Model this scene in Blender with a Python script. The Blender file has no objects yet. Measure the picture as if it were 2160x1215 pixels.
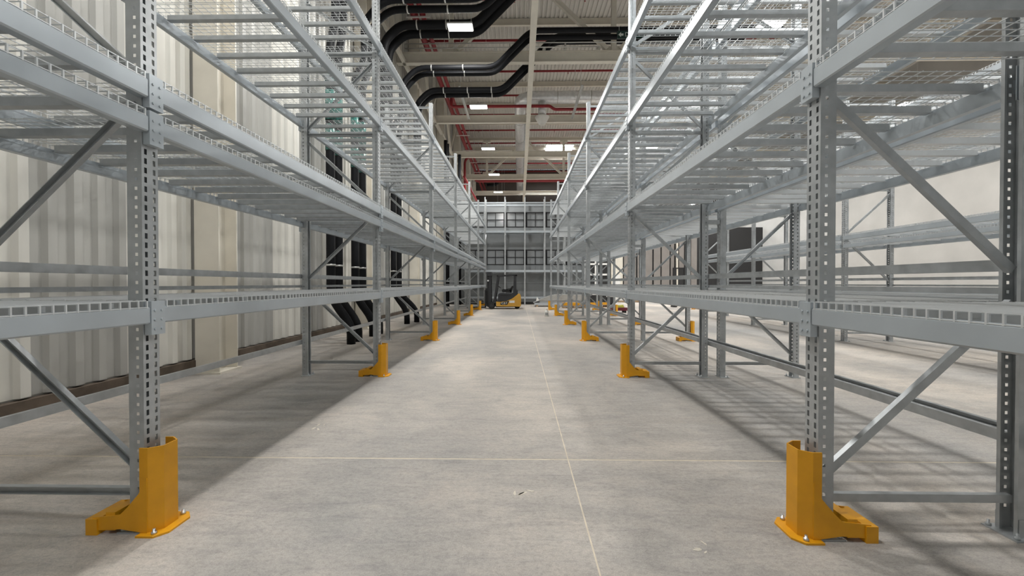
import bpy, math, random
from mathutils import Vector, Matrix
random.seed(7)
SC = bpy.context.scene
COL = SC.collection
PI = math.pi
F, CAMH = 880.0, 1.32

# ------------------------------------------------------------------ camera, world, exposure
cam_d = bpy.data.cameras.new('camera'); cam = bpy.data.objects.new('camera', cam_d); COL.objects.link(cam)
cam_d.sensor_fit = 'HORIZONTAL'; cam_d.sensor_width = 36.0; cam_d.lens = 36.0 * F / 2160.0
cam_d.clip_start = 0.05; cam_d.clip_end = 300
cam.location = (0, 0, CAMH)
cam.rotation_euler = (math.radians(90 - 0.62), 0, math.radians(0.977))
SC.camera = cam
W = bpy.data.worlds.new('world'); SC.world = W; W.use_nodes = True
W.node_tree.nodes['Background'].inputs[0].default_value = (0.75, 0.85, 1.0, 1)
W.node_tree.nodes['Background'].inputs[1].default_value = 0.6
SC.view_settings.view_transform = 'Standard'
SC.view_settings.look = 'None'
SC.view_settings.gamma = 1.0
SC.view_settings.use_curve_mapping = False
SC.view_settings.exposure = 0.14
SC.cycles.max_bounces = 7; SC.cycles.diffuse_bounces = 4; SC.cycles.glossy_bounces = 3; SC.cycles.adaptive_threshold = 0.015
LAMP_W = 295.0          # every ceiling fixture
SKYLIGHT_FILL = 30.0         # glow of the real skylight and of those added as fill

# ------------------------------------------------------------------ materials
MATS = {}
def mat(name, rgb, rough=0.5, metal=0.0, noise=None, bump=None, emit=None, spec=None, coat=None):
    """noise=(scale, amount[, stretch xyz]) varies the colour, bump=(scale, strength)"""
    m = bpy.data.materials.new(name); m.use_nodes = True; MATS[name] = m
    nt = m.node_tree; b = nt.nodes['Principled BSDF']
    b.inputs['Base Color'].default_value = (*rgb, 1); b.inputs['Roughness'].default_value = rough
    b.inputs['Metallic'].default_value = metal
    if spec is not None: b.inputs['Specular IOR Level'].default_value = spec
    if coat: b.inputs['Coat Weight'].default_value = coat
    if emit:
        b.inputs['Emission Color'].default_value = (*emit[0], 1); b.inputs['Emission Strength'].default_value = emit[1]
    if noise or bump:
        tc = nt.nodes.new('ShaderNodeTexCoord'); mp = nt.nodes.new('ShaderNodeMapping')
        nt.links.new(tc.outputs['Object'], mp.inputs[0])
        if noise and len(noise) > 2: mp.inputs['Scale'].default_value = noise[2]
    if noise:
        n = nt.nodes.new('ShaderNodeTexNoise'); n.inputs['Scale'].default_value = noise[0]; n.inputs['Detail'].default_value = 5
        nt.links.new(mp.outputs[0], n.inputs['Vector'])
        r = nt.nodes.new('ShaderNodeValToRGB'); a = noise[1]
        r.color_ramp.elements[0].position = 0.3; r.color_ramp.elements[1].position = 0.7
        r.color_ramp.elements[0].color = tuple(max(0, c * (1 - a)) for c in rgb) + (1,)
        r.color_ramp.elements[1].color = tuple(min(1, c * (1 + a)) for c in rgb) + (1,)
        nt.links.new(n.outputs[0], r.inputs[0]); nt.links.new(r.outputs[0], b.inputs['Base Color'])
    if bump:
        n2 = nt.nodes.new('ShaderNodeTexNoise'); n2.inputs['Scale'].default_value = bump[0]
        nt.links.new(mp.outputs[0], n2.inputs['Vector'])
        bn = nt.nodes.new('ShaderNodeBump'); bn.inputs['Strength'].default_value = bump[1]; bn.inputs['Distance'].default_value = 0.01
        nt.links.new(n2.outputs[0], bn.inputs['Height']); nt.links.new(bn.outputs[0], b.inputs['Normal'])
    return m

def floor_material():
    m = bpy.data.materials.new('concrete_floor'); m.use_nodes = True; MATS['floor'] = m
    nt = m.node_tree; L = nt.links.new; b = nt.nodes['Principled BSDF']
    tc = nt.nodes.new('ShaderNodeTexCoord')
    def noise(scale, detail, rough, stretch=(1, 1, 1), dist=0.0):
        mp = nt.nodes.new('ShaderNodeMapping'); mp.inputs['Scale'].default_value = stretch
        L(tc.outputs['Object'], mp.inputs[0])
        n = nt.nodes.new('ShaderNodeTexNoise'); n.inputs['Scale'].default_value = scale
        n.inputs['Detail'].default_value = detail; n.inputs['Roughness'].default_value = rough
        n.inputs['Distortion'].default_value = dist
        L(mp.outputs[0], n.inputs['Vector']); return n
    def ramp(n, stops):
        r = nt.nodes.new('ShaderNodeValToRGB'); e = r.color_ramp.elements
        e[0].position, e[0].color = stops[0][0], (*stops[0][1], 1); e[1].position, e[1].color = stops[-1][0], (*stops[-1][1], 1)
        for p, c in stops[1:-1]: k = e.new(p); k.color = (*c, 1)
        L(n.outputs[0], r.inputs[0]); return r
    def mix(kind, fac, a, c):
        x = nt.nodes.new('ShaderNodeMix'); x.data_type = 'RGBA'; x.blend_type = kind; x.inputs[0].default_value = fac
        L(a, x.inputs[6]); L(c, x.inputs[7]); return x.outputs[2]
    big = ramp(noise(0.42, 4, 0.5, (1, 0.7, 1), 0.5), [(0.30, (0.315, 0.308, 0.296)), (0.5, (0.44, 0.408, 0.372)), (0.66, (0.60, 0.54, 0.475))])
    mid = ramp(noise(2.6, 6, 0.65, (1, 1.4, 1), 1.2), [(0.3, (0.76, 0.765, 0.77)), (0.5, (0.95, 0.95, 0.95)), (0.72, (1.08, 1.05, 1.02))])
    fine = ramp(noise(46, 7, 0.8, (0.7, 1, 1), 0.5), [(0.28, (0.62, 0.62, 0.62)), (0.52, (1, 1, 1)), (0.75, (1.2, 1.19, 1.17))])
    speck = ramp(noise(150, 3, 0.8), [(0.32, (0.74, 0.74, 0.74)), (0.56, (1, 1, 1)), (0.74, (1.25, 1.24, 1.2))])
    scuff = ramp(noise(5.0, 8, 0.7, (0.35, 2.2, 1), 1.6), [(0.36, (0.86, 0.86, 0.88)), (0.5, (1, 1, 1)), (0.7, (1.06, 1.05, 1.04))])
    c = mix('MULTIPLY', 0.85, big.outputs[0], mid.outputs[0]); c = mix('MULTIPLY', 0.8, c, fine.outputs[0])
    c = mix('MULTIPLY', 0.8, c, speck.outputs[0]); c = mix('MULTIPLY', 0.9, c, scuff.outputs[0])
    L(c, b.inputs['Base Color'])
    rr = nt.nodes.new('ShaderNodeMapRange'); rr.inputs['To Min'].default_value = 0.42; rr.inputs['To Max'].default_value = 0.75
    L(mid.outputs[0], rr.inputs[0]); L(rr.outputs[0], b.inputs['Roughness'])
    bn = nt.nodes.new('ShaderNodeBump'); bn.inputs['Strength'].default_value = 0.12; bn.inputs['Distance'].default_value = 0.004
    L(fine.outputs[0], bn.inputs['Height']); L(bn.outputs[0], b.inputs['Normal'])
    return m
floor_material()
mat('joint', (0.60, 0.53, 0.42), 0.8, noise=(9, 0.15))
mat('zinc', (0.44, 0.46, 0.47), 0.38, 0.42, noise=(14, 0.10))
mat('beam', (0.46, 0.505, 0.54), 0.30, 0.25, noise=(5, 0.05))
mat('wire', (0.68, 0.70, 0.71), 0.36, 0.35)
mat('orange', (0.72, 0.335, 0.006), 0.45, noise=(9, 0.07))
mat('bolt', (0.6, 0.6, 0.6), 0.35, 0.9)
mat('cream', (0.70, 0.66, 0.575), 0.55, noise=(3, 0.05))
mat('roof', (0.60, 0.58, 0.54), 0.5, 0.1)
mat('clad', (0.68, 0.665, 0.615), 0.5, 0.1, noise=(2.5, 0.12, (1, 1, 0.15)))
mat('clad_grey', (0.42, 0.415, 0.39), 0.5, 0.1, noise=(2.5, 0.12, (1, 1, 0.15)))
mat('plinth', (0.10, 0.075, 0.055), 0.8, noise=(6, 0.3))
mat('blackpipe', (0.0045, 0.005, 0.0065), 0.6, spec=0.22, bump=(30, 0.1))
mat('teal', (0.05, 0.16, 0.14), 0.18, noise=(18, 0.7))
mat('redpipe', (0.25, 0.012, 0.018), 0.4)
mat('foil', (0.84, 0.85, 0.86), 0.28, 0.45, noise=(7, 0.10), bump=(9, 0.2))
mat('alu', (0.62, 0.62, 0.60), 0.35, 0.7)
mat('offwhite', (0.66, 0.65, 0.62), 0.5)
mat('white', (0.80, 0.80, 0.78), 0.5)
mat('fixture', (0.55, 0.55, 0.54), 0.5)
mat('lampglow', (0.9, 0.9, 0.9), 0.5, emit=((1.0, 0.98, 0.95), 9.0))
mat('skyglow', (0.9, 0.9, 0.9), 0.5, emit=((0.86, 0.94, 1.0), SKYLIGHT_FILL))
mat('panel', (0.235, 0.25, 0.258), 0.17, 0.0, noise=(1.2, 0.05), spec=0.6)
mat('pane', (0.27, 0.285, 0.295), 0.10, spec=0.7)
mat('blackframe', (0.012, 0.012, 0.014), 0.4)
mat('brownwall', (0.065, 0.05, 0.042), 0.7, noise=(0.8, 0.15))
mat('wallpanel', (0.25, 0.23, 0.215), 0.45, noise=(0.9, 0.10))
mat('dark', (0.02, 0.02, 0.021), 0.6)
mat('yellow', (0.52, 0.275, 0.03), 0.4, noise=(6, 0.05), coat=0.3)
mat('blackplastic', (0.018, 0.019, 0.022), 0.5)
mat('blackseat', (0.010, 0.010, 0.011), 0.65)
mat('rubber', (0.013, 0.013, 0.013), 0.8)
mat('decal_white', (0.72, 0.72, 0.70), 0.5)
mat('decal_black', (0.008, 0.008, 0.008), 0.5)
mat('signgreen', (0.004, 0.030, 0.024), 0.35)
mat('signwhite', (0.60, 0.66, 0.63), 0.5)
mat('film', (0.36, 0.36, 0.345), 0.3, noise=(5, 0.15), bump=(7, 0.7))
mat('wood', (0.36, 0.25, 0.15), 0.75, noise=(8, 0.25, (1, 8, 1)))
mat('maroon', (0.13, 0.012, 0.025), 0.4)
mat('limecloth', (0.55, 0.55, 0.10), 0.8)
mat('liquid', (0.70, 0.70, 0.66), 0.35)
mat('greylabel', (0.30, 0.31, 0.31), 0.5)
mat('hallwall', (0.42, 0.41, 0.39), 0.6, noise=(0.7, 0.08))
mat('paint_mark', (0.62, 0.57, 0.48), 0.8)

# ------------------------------------------------------------------ mesh helpers
class MB:
    def __init__(s): s.v = []; s.f = []; s.sm = set()
    def box(s, x0, x1, y0, y1, z0, z1):
        i = len(s.v)
        s.v += [(x0, y0, z0), (x1, y0, z0), (x1, y1, z0), (x0, y1, z0), (x0, y0, z1), (x1, y0, z1), (x1, y1, z1), (x0, y1, z1)]
        s.f += [(i, i+3, i+2, i+1), (i+4, i+5, i+6, i+7), (i, i+1, i+5, i+4), (i+1, i+2, i+6, i+5), (i+2, i+3, i+7, i+6), (i+3, i, i+4, i+7)]
        return s
    def bbox(s, x0, x1, y0, y1, z0, z1, c):
        """box with chamfered long edges: prism of an octagon in xz along y"""
        return s.prism([(x0+c, z0), (x1-c, z0), (x1, z0+c), (x1, z1-c), (x1-c, z1), (x0+c, z1), (x0, z1-c), (x0, z0+c)], 'y', y0, y1)
    def quad(s, a, b, c, d):
        i = len(s.v); s.v += [a, b, c, d]; s.f.append((i, i+1, i+2, i+3)); return s
    def bar(s, p, q, w, h, up=(0, 0, 1)):
        p, q = Vector(p), Vector(q); d = (q - p).normalized(); u = Vector(up)
        if abs(d.dot(u)) > 0.98: u = Vector((0, 1, 0))
        r = d.cross(u).normalized() * (w/2); t = r.cross(d).normalized() * (h/2)
        i = len(s.v)
        for c in (p, q): s.v += [tuple(c - r - t), tuple(c + r - t), tuple(c + r + t), tuple(c - r + t)]
        s.f += [(i, i+1, i+2, i+3), (i+7, i+6, i+5, i+4), (i, i+4, i+5, i+1), (i+1, i+5, i+6, i+2), (i+2, i+6, i+7, i+3), (i+3, i+7, i+4, i)]
        return s
    def prism(s, poly, axis, a, b):
        """poly in the two other axes (xyz order), extruded from a to b along axis"""
        i = len(s.v); n = len(poly)
        for t in (a, b):
            for (p, q) in poly:
                s.v.append({'x': (t, p, q), 'y': (p, t, q), 'z': (p, q, t)}[axis])
        s.f.append(tuple(range(i, i+n))[::-1]); s.f.append(tuple(range(i+n, i+2*n)))
        for k in range(n): s.f.append((i+k, i+(k+1) % n, i+n+(k+1) % n, i+n+k))
        return s
    def tube(s, pts, r, seg=12, bend=0.0, caps=True):
        pts = [Vector(p) for p in pts]
        if bend > 0:
            out = [pts[0]]
            for k in range(1, len(pts)-1):
                a, b, c = pts[k-1], pts[k], pts[k+1]
                d1 = (a-b).normalized(); d2 = (c-b).normalized()
                p0 = b + d1*min(bend, (a-b).length*0.45); p2 = b + d2*min(bend, (c-b).length*0.45)
                for j in range(5):
                    t = j/4; out.append((1-t)**2*p0 + 2*t*(1-t)*b + t*t*p2)
            out.append(pts[-1]); pts = out
        n = len(pts); base = len(s.v); ref = None
        for k in range(n):
            d = (pts[min(k+1, n-1)] - pts[max(k-1, 0)]).normalized()
            if ref is None: ref = Vector((0, 0, 1)) if abs(d.z) < 0.9 else Vector((1, 0, 0))
            u = (ref - d*ref.dot(d)).normalized(); ref = u; w = d.cross(u)
            for j in range(seg):
                a = 2*PI*j/seg; s.v.append(tuple(pts[k] + (u*math.cos(a) + w*math.sin(a))*r))
        for k in range(n-1):
            for j in range(seg):
                s.sm.add(len(s.f)); s.f.append((base+k*seg+j, base+k*seg+(j+1) % seg, base+(k+1)*seg+(j+1) % seg, base+(k+1)*seg+j))
        if caps:
            s.f.append(tuple(base+j for j in range(seg))[::-1]); s.f.append(tuple(base+(n-1)*seg+j for j in range(seg)))
        return s
    def lathe(s, prof, c=(0, 0, 0), axis='z', seg=20):
        """prof = [(radius, height)]"""
        base = len(s.v)
        for (r, h) in prof:
            for j in range(seg):
                a = 2*PI*j/seg; p, q = r*math.cos(a), r*math.sin(a)
                o = {'z': (p, q, h), 'y': (p, h, q), 'x': (h, p, q)}[axis]
                s.v.append((c[0]+o[0], c[1]+o[1], c[2]+o[2]))
        for k in range(len(prof)-1):
            for j in range(seg):
                s.sm.add(len(s.f)); s.f.append((base+k*seg+j, base+k*seg+(j+1) % seg, base+(k+1)*seg+(j+1) % seg, base+(k+1)*seg+j))
        s.f.append(tuple(base+j for j in range(seg))[::-1]); s.f.append(tuple(base+(len(prof)-1)*seg+j for j in range(seg)))
        return s
    def mesh(s, name, m):
        me = bpy.data.meshes.new(name); me.from_pydata(s.v, [], s.f)
        if s.sm:
            for k in s.sm: me.polygons[k].use_smooth = True
        me.materials.append(MATS[m]); me.update(); return me
    def build(s, name, m, parent=None, loc=(0, 0, 0), rz=0.0):
        return link(name, s.mesh(name, m), parent, loc, rz)

def link(name, me, parent=None, loc=(0, 0, 0), rz=0.0):
    o = bpy.data.objects.new(name, me); COL.objects.link(o)
    o.location = loc; o.rotation_euler = (0, 0, rz)
    if parent: o.parent = parent
    return o
def empty(name, loc=(0, 0, 0), rz=0.0, parent=None):
    o = bpy.data.objects.new(name, None); COL.objects.link(o); o.location = loc; o.rotation_euler = (0, 0, rz); o.empty_display_size = 0.2
    if parent: o.parent = parent
    return o
def tag(o, label=None, cat=None, group=None, kind=None):
    if label: o['label'] = label
    if cat: o['category'] = cat
    if group: o['group'] = group
    if kind: o['kind'] = kind
    return o
def text(name, body, size, m, parent, loc, rot, depth=0.002, align='CENTER', xs=1.0):
    c = bpy.data.curves.new(name, 'FONT'); c.body = body; c.size = size; c.extrude = depth; c.align_x = align; c.align_y = 'CENTER'
    c.materials.append(MATS[m]); o = bpy.data.objects.new(name, c); COL.objects.link(o)
    bpy.context.view_layer.update(); me = bpy.data.meshes.new_from_object(o); me.name = name; bpy.data.objects.remove(o)
    o = bpy.data.objects.new(name, me); COL.objects.link(o)
    o.parent = parent; o.location = loc; o.rotation_euler = rot; o.scale = (xs, 1, 1); return o

# ------------------------------------------------------------------ floor
XL, XR, YN, YF = -4.75, 22.0, -12.0, 45.0
ROOFZ = 13.52
fl = MB().box(XL, XR, YN, YF, -0.30, -0.0008).build('floor', 'joint')
tag(fl, 'grey concrete hall floor with pale sealed joints', kind='structure')
J, JY = 0.0045, 0.009
for (x0, x1) in ((XL, 0.367-J), (0.367+J, XR)):
    for (y0, y1) in ((YN, 3.12-JY), (3.12+JY, YF)):
        MB().box(x0, x1, y0, y1, -0.12, 0.0).build('floor_slab', 'floor', fl)
# small spills of pale paint on the slab
def splat(cx, cy, r, seed):
    rn = random.Random(seed); mb = MB()
    for k in range(4):
        a0 = rn.uniform(0, PI); L = r*rn.uniform(0.4, 1.0); px, py = cx+rn.uniform(-r, r), cy+rn.uniform(-r, r)*0.8
        n = 9; poly = []
        for j in range(n):
            a = 2*PI*j/n; e = rn.uniform(0.55, 1.0)
            u, v = math.cos(a)*L*0.55*e, math.sin(a)*L*0.16*e
            poly.append((px+u*math.cos(a0)-v*math.sin(a0), py+u*math.sin(a0)+v*math.cos(a0)))
        mb.prism(poly, 'z', 0.0, 0.0012)
    return mb
def fpt(px, py):
    d = py - 598.0
    return ((px-1095)/d*CAMH, F*CAMH/d)
for (px, py, r, s_, lab) in ((1106, 1046, 0.085, 3, 'pale paint splash on the floor near the crossing of the joints'),
                             (1478, 1154, 0.05, 5, 'small pale paint specks on the floor at the near right'),
                             (676, 904, 0.09, 9, 'pale paint flecks on the floor beside the rack shadow'),
                             (808, 898, 0.03, 12, 'tiny pale paint drop on the floor left of the aisle centre')):
    x, y = fpt(px, py)
    tag(splat(x, y, r, s_).build('paint_splash', 'paint_mark'), lab, 'paint spill', 'paint marks on the concrete')

# ------------------------------------------------------------------ shell: left wall with cladding sheets
wl = MB().box(XL-0.25, XL-0.06, YN, YF, 0, ROOFZ).build('wall_left', 'clad_grey')
tag(wl, 'long side wall of pale ribbed metal cladding behind the black pipes', kind='structure')
def sheet(length, h, per, amp):
    mb = MB(); n = int(round(length/per)); pts = []
    for k in range(n):
        y = k*per
        pts += [(0, y), (0, y+per*0.45), (amp, y+per*0.55), (amp, y+per*0.9)]
    pts.append((0, length))
    for a, b in zip(pts[:-1], pts[1:]): mb.quad((a[0], a[1], 0), (b[0], b[1], 0), (b[0], b[1], h), (a[0], a[1], h))
    return mb
sh_a = sheet(1.0, ROOFZ-0.22, 0.25, 0.045).mesh('cladding_sheet', 'clad'); sh_b = sh_a.copy(); sh_b.materials[0] = MATS['clad_grey']
for k in range(int(YF-YN)):
    link('cladding_sheet', sh_b if k % 5 in (1, 4) else sh_a, wl, (XL-0.05, YN+k, 0.22))
bb = MB().box(XL-0.06, XL+0.03, YN, YF, 0, 0.2).build('baseboard_left', 'plinth'); tag(bb, 'dark brown plinth at the foot of the clad wall', kind='structure')
for k, y in enumerate((0.2, 6.2, 12.15, 18.1, 24.1, 30.1, 36.1, 42.1)):
    c = empty('wall_column', (XL+0.18, y, 0)); tag(c, 'cream steel column standing against the clad wall', 'column', kind='structure')
    mb = MB(); mb.box(-0.16, 0.2, -0.2, -0.18, 0, ROOFZ-0.3); mb.box(-0.16, 0.2, 0.18, 0.2, 0, ROOFZ-0.3); mb.box(0.0, 0.02, -0.18, 0.18, 0, ROOFZ-0.3)
    mb.build('shaft', 'cream', c); MB().box(-0.2, 0.24, -0.24, 0.24, 0, 0.03).build('base_plate', 'cream', c)
# wall bracing high on the left, as seen above the racks
br = empty('trim_1', (XL+0.3, 0, 0)); tag(br, 'cream wall bracing under the roof above the clad wall', kind='structure')
for y in (12.15, 18.1, 24.1, 30.1, 36.1):
    MB().bar((0, y, 9.9), (0, y+5.95, 9.9), 0.12, 0.16).build('rail', 'cream', br)
    MB().bar((0, y+0.2, 13.0), (0, y+2.97, 10.0), 0.1, 0.12, (1, 0, 0)).build('diagonal', 'cream', br)
    MB().bar((0, y+2.97, 10.0), (0, y+5.75, 13.0), 0.1, 0.12, (1, 0, 0)).build('diagonal', 'cream', br)
# other enclosing walls
w = MB().box(XL, XR, YF, YF+0.2, 0, ROOFZ).build('wall_back', 'brownwall'); tag(w, 'dark brown end wall of the hall high behind the partition', kind='structure')
w = MB().box(XL, XR, YN-0.2, YN, 0, ROOFZ).build('wall_front', 'hallwall'); tag(w, 'plain pale wall of the hall behind the viewer', kind='structure')
w = MB().box(XR, XR+0.2, YN, YF, 0, ROOFZ).build('wall_right', 'hallwall'); tag(w, 'plain pale long wall at the far side of the hall', kind='structure')

# ------------------------------------------------------------------ roof: deck, purlins, trusses, beams, skylights
SKY = [(x, x+2.4, y, y+2.4) for y in (-5.1, 36.9) for x in (2.4, 9.5, 16.6)]  # only the first in the far row is known; the rest added as fill
def roof_deck():
    mb = MB(); per, amp = 0.2, 0.05
    ycuts = sorted({YN, YF} | {s[2] for s in SKY} | {s[3] for s in SKY})
    for a, b in zip(ycuts[:-1], ycuts[1:]):
        xs = [XL]; segs = []
        x = XL
        holes = sorted([(s[0], s[1]) for s in SKY if s[2] <= a+1e-6 and s[3] >= b-1e-6])
        for (h0, h1) in holes: segs.append((x, h0)); x = h1
        segs.append((x, XR))
        for (x0, x1) in segs:
            n = max(1, int(round((x1-x0)/per))); p = (x1-x0)/n; pts = []
            for k in range(n):
                q = x0+k*p; pts += [(q, 0), (q+p*0.5, 0), (q+p*0.58, amp), (q+p*0.92, amp)]
            pts.append((x1, 0))
            for u, v in zip(pts[:-1], pts[1:]):
                mb.quad((u[0], a, ROOFZ+u[1]), (u[0], b, ROOFZ+u[1]), (v[0], b, ROOFZ+v[1]), (v[0], a, ROOFZ+v[1]))
    return mb
ro = roof_deck().build('ceiling', 'roof'); tag(ro, 'ribbed steel roof deck over the hall', kind='structure')
for (x0, x1, y0, y1) in SKY:
    wn = empty('window_1', (x0, y0, ROOFZ)); tag(wn, 'white roof skylight, one of a set mostly added for fill light', kind='structure')
    MB().box(0, x1-x0, 0, y1-y0, 0.30, 0.33).build('pane', 'skyglow', wn)
    mb = MB(); a, b = x1-x0, y1-y0
    mb.box(-0.05, 0, -0.05, b+0.05, -0.03, 0.34).box(a, a+0.05, -0.05, b+0.05, -0.03, 0.34).box(0, a, -0.05, 0, -0.03, 0.34).box(0, a, b, b+0.05, -0.03, 0.34)
    mb.build('window_frame', 'white', wn)
def ibeam_x(x0, x1, zb, h, wf=0.2, tf=0.022, tw=0.014):
    mb = MB(); mb.box(x0, x1, -wf/2, wf/2, zb, zb+tf).box(x0, x1, -wf/2, wf/2, zb+h-tf, zb+h).box(x0, x1, -tw/2, tw/2, zb+tf, zb+h-tf); return mb
pm = ibeam_x(XL+0.02, XR, ROOFZ-0.30, 0.295, 0.12).mesh('roof_purlin', 'cream')
for k in range(19):
    y = -10.6+3.0*k
    if any(abs(y-t) < 0.3 for t in (16.2, 34.2, -1.8)): continue
    tag(link('roof_purlin', pm, None, (0, y, 0)), 'cream steel purlin crossing under the roof deck', kind='structure')
ZB = 9.82
def beam_label(y): return {22.2: 'first', 28.2: 'second', 40.2: 'last'}.get(y, 'near')
bm_ = ibeam_x(XL+0.02, XR, ZB, 0.40).mesh('roof_beam', 'cream')
for y in (4.2, 10.2, 22.2, 28.2, 40.2):
    tag(link('roof_beam', bm_, None, (0, y, 0)), 'cream steel cross beam spanning the hall below the roof', kind='structure')
tz = ROOFZ-0.34
chord = ibeam_x(XL+0.02, XR, ZB, 0.42, 0.22).mesh('bottom_chord', 'cream'); tchord = ibeam_x(XL+0.02, XR, tz-0.2, 0.24, 0.22).mesh('top_chord', 'cream')
for y in (-1.8, 16.2, 34.2):
    t = empty('roof_truss', (0, y, 0)); tag(t, 'cream steel roof truss with diagonal web members', kind='structure')
    link('bottom_chord', chord, t); link('top_chord', tchord, t)
    for k in range(-1, 4):
        xb = 3.63+6.26*k
        if xb > XL and xb < XR:
            MB().box(xb-0.09, xb+0.09, -0.09, 0.09, ZB+0.4, tz-0.2).build('vertical', 'cream', t)
            MB().box(xb-0.35, xb+0.35, -0.012, 0.012, ZB+0.40, ZB+0.62).build('gusset_plate', 'cream', t)
            MB().box(xb-0.3, xb+0.3, -0.1, 0.1, tz-0.36, tz-0.2).build('gusset_plate', 'cream', t)
        for sg in (-1, 1):
            a, b = (xb+0.25*sg, 0, ZB+0.5), (xb+2.95*sg, 0, tz-0.25)
            if XL < a[0] < XR and XL < b[0] < XR: MB().bar(a, b, 0.16, 0.16, (0, 1, 0)).build('diagonal', 'cream', t)
lb = MB().box(0.36, 0.57, YN, YF, 9.60, 9.82).build('roof_tie_beam', 'cream'); tag(lb, 'cream square beam running the length of the aisle overhead', kind='structure')

# ------------------------------------------------------------------ pallet racks
BAY, Y1, DEPTH = 3.717, 5.95, 1.10
ROW = {k: Y1+BAY*(k-1) for k in range(-2, 8)}
POSTH = 5.48
def post_mesh():
    """open channel with real slots; front face at x=0 (towards -x), width 0.1 in y, 0.08 deep"""
    mb = MB(); pitch = 0.05; n = int(POSTH/pitch)
    H = POSTH
    def strip(fix, axis, cuts, holes, hh):
        def P(a, z): return (fix, a, z) if axis == 'y' else (a, fix, z)
        for i in range(len(cuts)-1):
            a, b = cuts[i], cuts[i+1]
            if i in holes:
                z = 0.0
                for k in range(n):
                    zc = (k+0.5)*pitch
                    mb.quad(P(a, z), P(b, z), P(b, zc-hh/2), P(a, zc-hh/2)); z = zc+hh/2
                mb.quad(P(a, z), P(b, z), P(b, H), P(a, H))
            else: mb.quad(P(a, 0), P(b, 0), P(b, H), P(a, H))
    strip(0.0, 'y', [-0.05, -0.034, -0.018, 0.018, 0.034, 0.05], (1, 3), 0.030)
    strip(-0.05, 'x', [0.0, 0.024, 0.038, 0.08], (1,), 0.017)
    strip(0.05, 'x', [0.0, 0.024, 0.038, 0.08], (1,), 0.017)
    for sy in (-1, 1):
        mb.quad((0.08, 0.05*sy, 0), (0.08, 0.032*sy, 0), (0.08, 0.032*sy, H), (0.08, 0.05*sy, H))
        mb.quad((0.08, 0.032*sy, 0), (0.068, 0.032*sy, 0), (0.068, 0.032*sy, H), (0.08, 0.032*sy, H))
    return mb.mesh('post', 'zinc')
POST = post_mesh()
def foot():
    mb = MB(); mb.box(-0.004, 0.12, -0.085, 0.085, 0, 0.008); mb.box(0.004, 0.076, -0.056, -0.051, 0.008, 0.1); mb.box(0.004, 0.076, 0.051, 0.056, 0.008, 0.1)
    mb.lathe([(0.012, 0.008), (0.012, 0.02), (0.006, 0.02), (0.006, 0.04)], (0.1, 0.066, 0), 'z', 8)
    mb.lathe([(0.012, 0.008), (0.012, 0.02), (0.006, 0.02), (0.006, 0.04)], (0.1, -0.066, 0), 'z', 8)
    return mb.mesh('foot_plate', 'zinc')
FOOT = foot()
def chan(p, q, w=0.042, d=0.03):
    """open C channel between two points in the frame plane (y=0)"""
    p, q = Vector(p), Vector(q); dr = (q-p).normalized(); nrm = Vector((0, 1, 0)); t = dr.cross(nrm).normalized()
    mb = MB(); prof = [(-w/2, -d/2), (w/2, -d/2), (w/2, d/2), (w/2-0.004, d/2), (w/2-0.004, -d/2+0.004), (-w/2+0.004, -d/2+0.004), (-w/2+0.004, d/2), (-w/2, d/2)]
    i = len(mb.v)
    for c in (p, q):
        for (a, b) in prof: mb.v.append(tuple(c + t*a + nrm*b))
    n = len(prof)
    for k in range(n): mb.f.append((i+k, i+(k+1) % n, i+n+(k+1) % n, i+n+k))
    mb.f.append((i, i+1, i+4, i+5)); mb.f.append((i+n, i+n+1, i+n+4, i+n+5))
    return mb
HOR = [chan((0.07, 0, z), (DEPTH-0.07, 0, z)).mesh('horizontal_brace', 'zinc') for z in (0.19, 3.44, 4.57, 5.39)]
FX, RX = 0.075, DEPTH-0.075
DIA = [chan((a, 0, z0), (b, 0, z1)).mesh('diagonal_brace', 'zinc') for (a, z0, b, z1) in
       ((FX, 0.32, RX, 1.22), (RX, 1.39, FX, 2.30), (FX, 2.46, RX, 3.34), (RX, 3.52, FX, 4.46), (FX, 4.68, RX, 5.30))]
BL = BAY-0.004
def beam_mesh(h):
    """rounded box beam, step on the inside; x -0.036 .. 0.016 relative to the post front, centred on y, top at z=0"""
    mb = MB(); c = 0.007
    poly = [(-0.036+c, -h), (0.016, -h), (0.016, -0.028), (0.000, -0.028), (0.0, 0.0), (-0.036+c, 0), (-0.036, -c), (-0.036, -h+c)]
    mb.prism(poly, 'y', -BL/2+0.045, BL/2-0.045); return mb.mesh('beam', 'beam')
BEAM = {h: beam_mesh(h) for h in (0.085, 0.09, 0.10)}
def connector():
    mb = MB(); mb.box(-0.040, -0.003, -0.047, -0.004, -0.15, 0.03); mb.box(-0.003, 0.05, -0.056, -0.052, -0.15, 0.03)
    for z in (-0.12, -0.07, -0.02): mb.lathe([(0.007, -0.006), (0.007, 0.0)], (-0.04, -0.026, z), 'x', 8)
    return mb.mesh('end_connector', 'beam')
CONN = connector()
DL = 1.2
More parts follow.
